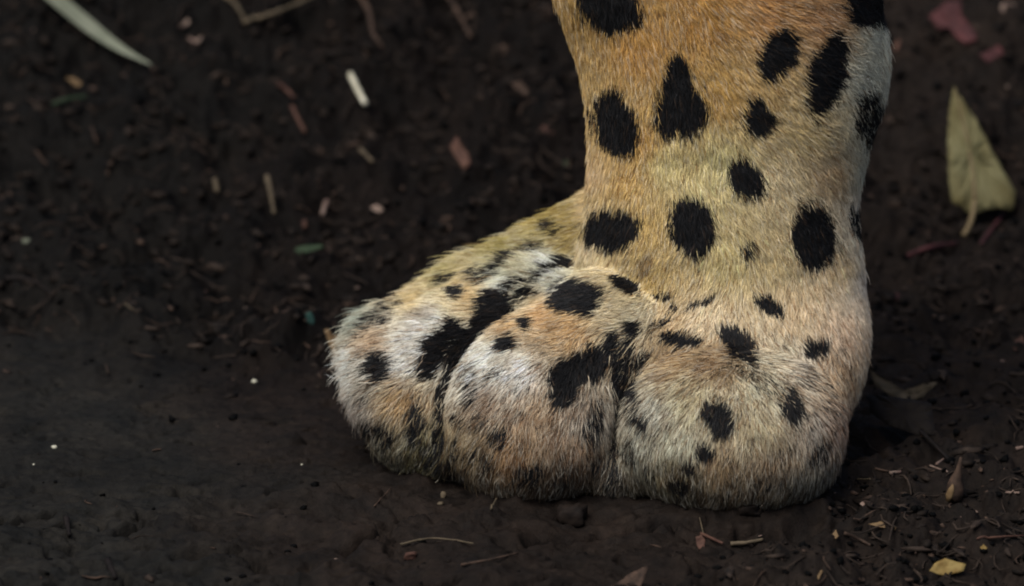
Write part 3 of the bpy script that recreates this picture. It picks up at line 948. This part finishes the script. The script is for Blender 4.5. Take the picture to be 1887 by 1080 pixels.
M = {
    'straw': litter_mat('pale_straw', lin((156, 150, 127)), lin((185, 180, 163)), 500),
    'grass': litter_mat('bleached_grass', lin((92, 96, 81)), lin((105, 108, 93)), 160, bump=0.1),
    'tan': litter_mat('tan_stalk', lin((60, 52, 39)), lin((83, 72, 56)), 500),
    'brown': litter_mat('brown_twig', lin((36, 29, 25)), lin((68, 54, 45)), 500),
    'dark': litter_mat('dark_twig', lin((17, 15, 14)), lin((28, 23, 21)), 500),
    'red': litter_mat('reddish_bark', lin((55, 35, 28)), lin((78, 54, 43)), 420),
    'pink': litter_mat('pink_chip', lin((93, 74, 66)), lin((114, 98, 87)), 420),
    'rose': litter_mat('rose_leaf', lin((49, 25, 26)), lin((72, 38, 38)), 260),
    'leaf': litter_mat('yellow_green_leaf', lin((86, 78, 47)), lin((108, 103, 72)), 130, bump=0.2),
    'vein': litter_mat('leaf_vein', lin((103, 87, 62)), lin((120, 106, 78)), 300),
    'green': litter_mat('green_leaf', lin((32, 44, 30)), lin((45, 56, 41)), 400),
    'teal': litter_mat('blue_green_leaf', lin((23, 43, 40)), lin((33, 57, 52)), 400),
    'amber': litter_mat('amber_leaf', lin((79, 61, 39)), lin((104, 85, 59)), 400),
    'yellow': litter_mat('yellow_leaf', lin((98, 78, 39)), lin((122, 104, 61)), 500),
    'grit': litter_mat('cream_grain', lin((158, 155, 136)), lin((180, 177, 160)), 600),
    'clay': litter_mat('clay_lump', lin((20, 16, 14)), lin((34, 27, 22)), 300, bump=0.9),
    'humus': litter_mat('rotted_humus', (.0030, .0025, .0022), (.015, .0105, .0078), 260, bump=0.6),
    'humusbrown': litter_mat('rotted_wood', (.009, .007, .006), (.034, .024, .018), 300, bump=0.5),
    'deadleaf': litter_mat('dead_leaf', lin((18, 15, 14)), lin((27, 23, 20)), 300),
}

# the large things first
blade('bent_grass', 'long pale curved grass blade bending down from the top left corner', 'grass blade',
      [(40, -30), (95, 30), (165, 92), (220, 128), (278, 150)], [30, 32, 30, 19, 3], M['grass'], lean=0.65, lift=26, arch=14)

leaf_root = bpy.data.objects.new('dry_leaf', None); col.objects.link(leaf_root)
leaf_root.location = hit(1775, 436)
tag(leaf_root, 'large pointed yellow green leaf standing tip up on the soil right of the leg', 'leaf')


def under(o, root):
    o.parent = root
    o.matrix_parent_inverse = root.matrix_world.inverted()


bpy.context.view_layer.update()
V_, F_ = plate_geo([(1757, 155), (1772, 180), (1800, 225), (1826, 275), (1850, 318), (1872, 352), (1866, 386), (1838, 382), (1810, 388), (1796, 396), (1786, 392),
                    (1772, 380), (1754, 372), (1748, 330), (1746, 270), (1750, 205)], 0.62, 2.0, -0.10, (1786, 436), 6.0, rings=5, rough=0.12)
o = poly_mesh('leaf_blade', V_, F_, M['leaf']); under(o, leaf_root)
foot = hit(1786, 436) + np.array([0, 0, 6 * S]); ln = unit(soil_normal(foot) * 0.38 - FWD * 0.62)


def on_leaf(u, v, off):
    d = pix_ray(u, v)
    return cam_pos + d * (((foot - cam_pos) @ ln) / (d @ ln)) + ln * off * S


C = spline([on_leaf(1775, 436, 4), on_leaf(1785, 420, 5), on_leaf(1793, 395, 6), on_leaf(1796, 372, 6)], 12)
V_, F_ = tube_geo(C, np.linspace(6.0, 5.2, 12) * S, 8)
o = poly_mesh('petiole', V_, F_, M['vein']); under(o, leaf_root)
C = spline([on_leaf(1796, 372, 6), on_leaf(1792, 320, 9), on_leaf(1780, 250, 8), on_leaf(1760, 165, 3)], 16)
V_, F_ = tube_geo(C, np.linspace(4.5, 1.2, 16) * S, 6)
o = poly_mesh('midrib', V_, F_, M['vein']); under(o, leaf_root)

# sticks and straws: name, label, category, marks, radii, material
STICKS = [
    ('dry_stalk', 'straight tan stalk lying slanted near the top edge', 'stalk', [(448, 76), (510, 56), (578, 28)], 5.5, 4, 'tan', 18),
    ('plant_stem', 'short curved tan stem meeting the slanted stalk near the top', 'stalk', [(412, 18), (436, 36), (450, 62)], 4.5, 3, 'tan', 16),
    ('straw', 'short bright white straw standing out on the dark soil', 'straw', [(645, 160), (673, 216)], 6, 6, 'straw', 12),
    ('straw', 'small dull straw below the bright white straw', 'straw', [(664, 294), (686, 316)], 4.5, 3.5, 'tan', 6),
    ('bark_strip', 'long wavy reddish brown strip hanging near the top centre', 'bark strip', [(660, 16), (680, 50), (688, 90), (706, 118)], 7, 4, 'brown', 14),
    ('bark_strip', 'brown bark strip slanting down from the top edge beside the leg', 'bark strip', [(812, -6), (838, 36), (852, 62), (868, 92)], 7, 4, 'brown', 14),
    ('twig', 'short pale brown twig end at the top edge above the bark strip', 'twig', [(830, -8), (848, 14)], 7, 5, 'red', 10),
    ('twig', 'thin rusty twig slanting down left of the white straw', 'twig', [(538, 214), (550, 238), (562, 262)], 5, 3, 'red', 8),
    ('twig', 'small orange brown twig just above the thin rusty twig', 'twig', [(512, 172), (528, 184), (541, 198)], 5.5, 3.5, 'red', 8),
    ('grass_piece', 'short green grass piece left below the pale grass blade', 'grass', [(98, 208), (128, 198), (160, 194)], 5, 3, 'green', 6),
    ('straw', 'tiny upright tan straw, leftmost of the row above the smooth mud', 'straw', [(396, 344), (400, 368)], 6, 5, 'tan', 6),
    ('straw', 'ragged tan straw in the middle of the row of short straws', 'straw', [(492, 342), (498, 368), (505, 410)], 6, 3, 'tan', 6),
    ('straw', 'tiny bright upright straw, rightmost of the row of short straws', 'straw', [(602, 388), (594, 412)], 5, 4.5, 'pink', 6),
    ('twig', 'faint arching brown twig on the mud at the left edge', 'twig', [(10, 522), (52, 524), (98, 550)], 6, 3, 'dark', 6),
    ('straw', 'hair thin pale straw on the smooth mud in the left half', 'straw', [(230, 564), (252, 580)], 2, 1.4, 'tan', 2),
    ('twig', 'dark thin twig running from the paw heel towards the sprout', 'twig', [(1600, 738), (1650, 768), (1700, 806), (1756, 862)], 5, 4, 'dark', 4),
    ('twig', 'reddish twig lying near the right edge below the large leaf', 'twig', [(1674, 482), (1712, 466), (1764, 458)], 6, 4, 'rose', 6),
    ('twig', 'thin reddish twig slanting up below the tip of the leaf stalk at the right edge', 'twig', [(1808, 458), (1828, 430), (1850, 402)], 4.5, 3, 'rose', 6),
    ('straw', 'pale straw lying flat close to the right edge', 'straw', [(1796, 506), (1834, 498)], 4, 3, 'brown', 4),
    ('straw', 'thin pale straw on the mud just left of the inner toe base', 'straw', [(690, 940), (720, 908)], 1.6, 1.4, 'brown', 3),
    ('twig', 'thin arching twig on the mud below the middle toe', 'twig', [(738, 1010), (775, 1001), (812, 999), (872, 1008)], 2.6, 1.6, 'tan', 3),
    ('twig', 'straight thin twig low on the mud below the arching twig', 'twig', [(850, 1046), (905, 1036), (955, 1024)], 3, 2, 'brown', 3),
    ('straw', 'short grey straw leaning against the soil under the middle toe', 'straw', [(905, 948), (915, 928)], 2, 1.5, 'tan', 3),
    ('straw', 'bright thin straw tip beside the brown sprout', 'straw', [(1714, 868), (1746, 880)], 2.2, 1.5, 'pink', 4),
    ('straw', 'short tan straw just above the bright thin straw', 'straw', [(1726, 862), (1740, 852)], 3, 2, 'pink', 4),
    ('straw', 'short white straw lying flat at the lower right edge', 'straw', [(1854, 916), (1878, 917)], 2.4, 2.2, 'pink', 3),
    ('straw', 'pale crumb of straw near the right edge above the white straw', 'straw', [(1872, 832), (1886, 829)], 4, 3, 'pink', 3),
    ('straw', 'thin pale straw on the soil right of the outer toe', 'straw', [(1580, 888), (1604, 887)], 2.2, 1.6, 'tan', 3),
    ('straw', 'small bent straw above the flat pale straw beside the outer toe', 'straw', [(1612, 868), (1636, 873)], 3, 2, 'brown', 3),
    ('straw', 'short pinkish straw right of the small bent straw', 'straw', [(1640, 876), (1660, 874)], 4, 3, 'pink', 3),
    ('grass_piece', 'dull green grass piece in the lower left corner', 'grass', [(198, 1050), (212, 1082)], 7, 5, 'dark', 8),
    ('twig', 'upright pale twig stub in the blurred lower left corner', 'twig', [(122, 968), (128, 1000)], 6, 4, 'dark', 8),
    ('twig', 'reddish thin twig crossing the crumbs at the lower right edge', 'twig', [(1800, 1004), (1845, 1000), (1890, 998)], 2.4, 2, 'red', 4),
    ('twig', 'brown twig sloping down in the bottom right crumbs', 'twig', [(1556, 990), (1580, 1000), (1606, 1014)], 3.5, 2.5, 'brown', 4),
]
for nm, lb, ct, px, r0, r1, mt, lf in STICKS:
    stick(nm, lb, ct, px, r0, r1, M[mt], lift=lf + (8 if px[0][1] < 420 else 0))

FLAKES = [
    ('bark_chip', 'ragged reddish wood chip lying between the straws and the leg', 'bark chip', [(828, 268), (842, 252), (852, 270), (862, 282), (868, 300), (856, 314), (846, 298), (836, 284)], 'red', .6, .2),
    ('bark_chip', 'small pinkish chip on the dark soil above the paw', 'bark chip', [(682, 382), (694, 376), (708, 386), (704, 391), (690, 389)], 'pink', .5, .2),
    ('bark_chip', 'small reddish chip close to the left edge of the leg', 'bark chip', [(996, 234), (1004, 230), (1022, 244), (1016, 248), (1004, 244)], 'red', .5, .2),
    ('bark_chip', 'dull brown chip left of the leg above the small reddish chip', 'bark chip', [(942, 154), (960, 150), (976, 166), (968, 182), (954, 172)], 'brown', .5, .2),
    ('bark_chip', 'faint brown chip near the top edge left of the leg', 'bark chip', [(908, 92), (926, 82), (938, 88), (930, 100), (914, 104)], 'brown', .5, .2),
    ('bark_chip', 'pale pink chip blurred below the top edge at the left', 'bark chip', [(316, 34), (330, 42), (346, 34), (350, 42), (332, 50)], 'pink', .4, .3),
    ('bark_chip', 'grey white chip beside the tan stalk at the top left', 'bark chip', [(346, 68), (360, 72), (374, 66), (366, 78), (354, 78)], 'pink', .4, .3),
    ('bark_chip', 'small orange chip below the tip of the grass blade', 'bark chip', [(122, 144), (136, 142), (152, 152), (146, 160), (134, 152)], 'amber', .4, .3),
    ('bark_chip', 'tiny rusty chip at the left of the short straws', 'bark chip', [(556, 408), (564, 404), (566, 418), (558, 420)], 'red', .6, .1),
    ('leaf_piece', 'small flat green leaf lying on the soil above the smooth mud', 'leaf', [(542, 460), (556, 452), (590, 450), (598, 455), (572, 463), (550, 468)], 'green', .35, .1),
    ('leaf_piece', 'tiny blue green leaf left of the inner toe', 'leaf', [(562, 578), (572, 574), (580, 590), (577, 600), (566, 594)], 'teal', .6, .2),
    ('leaf_piece', 'curled amber leaf piece tucked behind the fluffy edge of the inner toe', 'leaf', [(597, 608), (606, 606), (612, 616), (636, 622), (640, 640), (622, 660), (614, 652), (606, 632)], 'amber', .7, .35),
    ('bark_chip', 'dull brown chip below the curled amber leaf piece', 'bark chip', [(1040, 296), (1050, 298), (1048, 306), (1038, 304)], 'green', .5, .1),
    ('dead_leaf', 'pale ridged dead leaf edge touching the back of the paw', 'leaf', [(1602, 682), (1622, 692), (1646, 704), (1664, 722), (1690, 720), (1715, 706), (1728, 708), (1700, 730), (1662, 740), (1636, 724), (1612, 708)], 'tan', .55, .25),
    ('dead_leaf', 'large dark dead leaf lying right of the paw heel', 'leaf', [(1600, 726), (1640, 732), (1716, 742), (1724, 800), (1690, 802), (1640, 786), (1604, 758)], 'deadleaf', .45, -.1),
    ('leaf_piece', 'yellow tipped leaf strip lying right below the outer toe', 'leaf', [(1600, 966), (1622, 960), (1652, 970), (1650, 978), (1626, 972)], 'amber', .5, .15),
    ('bark_chip', 'small rounded brown chip right of the yellow tipped leaf strip', 'bark chip', [(1650, 948), (1662, 944), (1674, 950), (1668, 956), (1654, 955)], 'red', .4, .1),
    ('bark_chip', 'small pink chip above the yellow tipped leaf strip', 'bark chip', [(1584, 928), (1590, 924), (1598, 926), (1590, 933)], 'pink', .5, .1),
    ('leaf_piece', 'broken bright yellow leaf piece at the bottom right edge', 'leaf', [(1712, 1052), (1722, 1038), (1742, 1028), (1756, 1032), (1780, 1040), (1776, 1052), (1758, 1056), (1738, 1060)], 'yellow', .5, .3),
    ('leaf_piece', 'small yellow fleck above the broken yellow leaf piece', 'leaf', [(1806, 1008), (1812, 1003), (1820, 1010), (1816, 1014), (1808, 1012)], 'yellow', .5, .1),
    ('leaf_piece', 'tiny yellow fleck left of the broken yellow leaf piece', 'leaf', [(1646, 1002), (1652, 998), (1654, 1004), (1648, 1006)], 'yellow', .5, .1),
    ('leaf_piece', 'dull olive fleck between the outer toe and the yellow flecks', 'leaf', [(1534, 984), (1540, 976), (1546, 988), (1540, 994)], 'amber', .5, .1),
    ('leaf_piece', 'narrow amber leaf sliver at the bottom edge right of centre', 'leaf', [(1506, 1062), (1512, 1050), (1516, 1052), (1508, 1070)], 'amber', .6, .1),
    ('dead_leaf', 'brown pointed dead leaf in the bottom edge below the outer toe', 'leaf', [(1120, 1086), (1160, 1056), (1196, 1042), (1186, 1068), (1176, 1090)], 'brown', .45, .15),
    ('rose_leaf', 'large blurred rose coloured leaf at the top right', 'leaf', [(1712, 30), (1740, 6), (1772, 2), (1770, 24), (1796, 56), (1802, 76), (1780, 84), (1760, 66), (1748, 48), (1728, 52)], 'rose', .5, .3),
    ('rose_leaf', 'pink flake close to the top right corner', 'leaf', [(1836, 16), (1850, 4), (1872, 8), (1866, 20), (1848, 22)], 'pink', .5, .2),
    ('rose_leaf', 'dull rose leaf piece above the tip of the large pointed leaf', 'leaf', [(1806, 100), (1840, 84), (1852, 98), (1820, 116)], 'rose', .45, .2),
    ('rose_leaf', 'small rusty leaf piece at the hazy right edge of the leg', 'leaf', [(1646, 84), (1656, 70), (1660, 78), (1652, 100)], 'red', .6, .1),
    ('bark_chip', 'small dark red chip right of the leg above the dead leaves', 'bark chip', [(1640, 544), (1652, 540), (1664, 546), (1652, 554)], 'rose', .5, .2),
    ('bark_chip', 'reddish brown earth chip at the right edge above the mud', 'bark chip', [(1864, 630), (1884, 620), (1892, 640), (1870, 648)], 'red', .3, .2),
]
for nm, lb, ct, poly, mt, lean, curl in FLAKES:
    if mt == 'green' and ct == 'bark chip':
        nm, ct, lb = 'leaf_piece', 'leaf', 'tiny green leaf scrap on the dark soil beside the leg'
    flake(nm, lb, ct, poly, M[mt], lean, 3.0 if 'chip' in nm else 1.5, curl, lift=10.0 if poly[0][1] < 420 else 4.0)

# the broken dry plant in front of the outer toe: an upright husk and a stalk
plant = bpy.data.objects.new('broken_plant', None); col.objects.link(plant)
plant.location = hit(1292, 1010)
tag(plant, 'broken dry plant with reddish husk and pale stalk in front of the outer toe', 'plant')
bpy.context.view_layer.update()
for o in (flake('husk', None, None, [(1284, 1004), (1282, 990), (1292, 986), (1300, 994), (1298, 1012), (1290, 1014)], M['red'], .7, 2, .3),
          stick('stalk', None, None, [(1346, 1010), (1376, 1008), (1406, 1002)], 4.5, 3, M['tan'], lift=5),
          stick('stalk', None, None, [(1292, 992), (1310, 1000), (1332, 1010)], 3.5, 2.5, M['red'], lift=6),
          stick('fibre', None, None, [(1296, 992), (1292, 974), (1289, 962)], 1.6, .8, M['tan'], lift=6)):
    under(o, plant)

# the brown sprout sticking up at the right
sp = bpy.data.objects.new('sprout', None); col.objects.link(sp)
p0 = hit(1760, 922); sp.location = p0
tag(sp, 'brown bud shaped sprout sticking up from the soil at the right', 'sprout')
bpy.context.view_layer.update()
hgt = np.array([0, 4, 16, 32, 46, 58, 72, 84]) * S
C = np.array([p0 + np.array([dx * S, 0, z]) for dx, z in zip([-2, -1, 0, 1, 3, 6, 9, 10], hgt)])
V_, F_ = tube_geo(C, np.array([10, 15, 18, 16, 10, 6, 4.5, 2]) * S, 10, 1.0, .05)
o = poly_mesh('bud', V_, F_, M['brown']); under(o, sp)
C = np.array([p0 + np.array([(-14 + 3 * k) * S, -12 * S, (2 + 11 * k) * S]) for k in range(4)])
V_, F_ = tube_geo(C, np.array([5, 8, 7, 2]) * S, 8, .6, .05)
o = poly_mesh('scale', V_, F_, M['amber']); under(o, sp)

LUMPS = [
    ('mud_clod', 'blocky brown mud clod below the gap between middle and outer toe', 'clod', (1052, 960), 24, 'clay', .9, (1.2, .8)),
    ('mud_clod', 'flat dark mud clod pressed under the left part of the outer toe', 'clod', (1380, 944), 22, 'clay', .6, (1.2, .8)),
    ('mud_clod', 'small rounded mud clod under the right part of the outer toe', 'clod', (1408, 940), 13, 'clay', .7, (1.1, 1)),
    ('mud_clod', 'small rusty clod on the mud at the bottom below the middle toe', 'clod', (757, 1030), 12, 'red', .8, (1, 1)),
    ('pebble', 'bright cream grain on the mud left of the paw', 'pebble', (468, 705), 5.5, 'grit', .8, (1, 1)),
    ('pebble', 'bright cream grain alone on the mud near the left edge', 'pebble', (100, 826), 5, 'grit', .8, (1, 1)),
    ('pebble', 'tiny pale grain below the cream grain near the left edge', 'pebble', (62, 857), 2.2, 'grit', .8, (1, 1)),
    ('pebble', 'tiny pale grain on the mud left of the inner toe base', 'pebble', (556, 857), 2.2, 'grit', .8, (1, 1)),
    ('seed', 'small upright pale seed on the mud under the inner toe', 'seed', (817, 918), 6, 'tan', 1.6, (1, 1)),
    ('seed', 'rounded pale seed next to the small upright seed', 'seed', (812, 930), 5, 'tan', .8, (1.2, 1)),
    ('mud_clod', 'dull grey green scrap of clay on the mud in the left half', 'clod', (48, 446), 8, 'grass', .6, (1, 1)),
]
for nm, lb, ct, px, r, mt, sq, stt in LUMPS:
    lump(nm, lb, ct, px, r, M[mt], sq, stretch=stt)

# ---------------------------------------------------------------- uncountable crumbs, fibres and flecks of the soil
crumb_proto = [lump_geo(np.zeros(3), 1.0, .75, 11 + k, 1) for k in range(5)]
for k in range(5):
    v_, f_ = crumb_proto[k]
    crumb_proto[k] = (v_ * (1 + 0.22 * rng.normal(size=(len(v_), 1))), f_)


def scatter_crumbs(name, n, rmin, rmax, power, mat, area=(-0.15, 0.15, -0.06, 0.44), bias=1.4, smooth=False, elong=1.0, keep=None):
    Vs, Fs, off = [], [], 0
    cnt = 0
    X = rng.uniform(area[0], area[1], n * 3); Y = rng.uniform(area[2], area[3], n * 3)
    rm = roughness_map(X, Y) ** bias
    ok = rng.random(n * 3) < rm
    ok &= ~((np.abs(X - 0.015) < 0.055) & (Y > -0.004) & (Y < 0.06))
    X, Y = X[ok][:n], Y[ok][:n]
    Z = ground_z(X, Y)
    for x, y, z in zip(X, Y, Z):
        v, f = crumb_proto[rng.integers(5)]
        r = (rmin + (rmax - rmin) * rng.random() ** power) * S
        a = rng.uniform(0, 6.28); c_, s_ = math.cos(a), math.sin(a)
        vv = v * r * np.array([elong, 1, rng.uniform(.5, 1)])
        tl = rng.normal(0, .35)
        vv = np.stack([vv[:, 0], vv[:, 1] * math.cos(tl) - vv[:, 2] * math.sin(tl), vv[:, 1] * math.sin(tl) + vv[:, 2] * math.cos(tl)], 1)
        vv = np.stack([vv[:, 0] * c_ - vv[:, 1] * s_, vv[:, 0] * s_ + vv[:, 1] * c_, vv[:, 2]], 1) + (x, y, z + r * .25)
        Vs.append(vv); Fs.append(np.array(f) + off); off += len(vv)
    o = make_mesh(name, np.concatenate(Vs), np.concatenate(Fs), mat, smooth=smooth)
    return tag(o, kind='stuff')


tag(scatter_crumbs('soil_crumbs', 11000, 2.0, 11, 4.0, mud), 'dark crumbs of loose soil lying over the mud')
tag(scatter_crumbs('mulch', 3400, 3, 15, 2.6, M['humus'], elong=1.7, bias=2.0), 'coarse dark rotted mulch lying over the soil')
tag(scatter_crumbs('mulch_chips', 900, 3, 11, 2.0, M['humusbrown'], elong=3.0, bias=2.0), 'dark brown rotted wood chips in the mulch')
tag(scatter_crumbs('bark_flecks', 1300, 1.5, 7.5, 2.5, M['brown'], elong=2.6, bias=1.6), 'small brown flecks of bark strewn over the soil')
tag(scatter_crumbs('pale_flecks', 240, 1.2, 4.2, 2.0, M['pink'], elong=2.0, bias=1.0), 'small pale flecks strewn over the soil')


def scatter_fibres(name, n, r, lmin, lmax, mat, bias=1.2):
    X = rng.uniform(-.15, .15, n * 3); Y = rng.uniform(-.06, .44, n * 3)
    ok = rng.random(n * 3) < roughness_map(X, Y) ** bias
    ok &= ~((np.abs(X - 0.015) < 0.06) & (Y > -0.006) & (Y < 0.06))
    X, Y = X[ok][:n], Y[ok][:n]
    K = 5; n = len(X)
    a = rng.uniform(0, 6.28, n); L = rng.uniform(lmin, lmax, n) * S; cv = rng.normal(0, .9, n)
    pts = []
    for k in range(K):
        t = k / (K - 1) - .5
        ang = a + cv * t
        pts.append((X + np.cos(ang) * L * t, Y + np.sin(ang) * L * t))
    Vs, Fs, off = [], [], 0
    rr = r * rng.uniform(.5, 1.3, n) * S
    zz = [ground_z(px_, py_) for px_, py_ in pts]
    for i in range(n):
        C = np.array([(pts[k][0][i], pts[k][1][i], zz[k][i] + rr[i] * .8) for k in range(K)])
        C[:, 2] = .5 * C[:, 2] + .5 * C[:, 2].max()
        v, f = tube_geo(C, rr[i] * np.array([.6, 1, 1, .9, .4]), 4)
        Vs.append(v[:-2]); Fs.append(np.array([q for q in f[:(K - 1) * 4]]) + off); off += len(v) - 2
    return tag(make_mesh(name, np.concatenate(Vs), np.concatenate(Fs), mat), kind='stuff')


tag(scatter_fibres('root_fibres', 2400, 2.2, 20, 90, M['humusbrown'], 2.0), 'thin dark root fibres and rotted stalks in the soil')
tag(scatter_fibres('brown_fibres', 420, 2.4, 15, 60, M['brown'], 2.2), 'thin brown plant fibres in the soil')
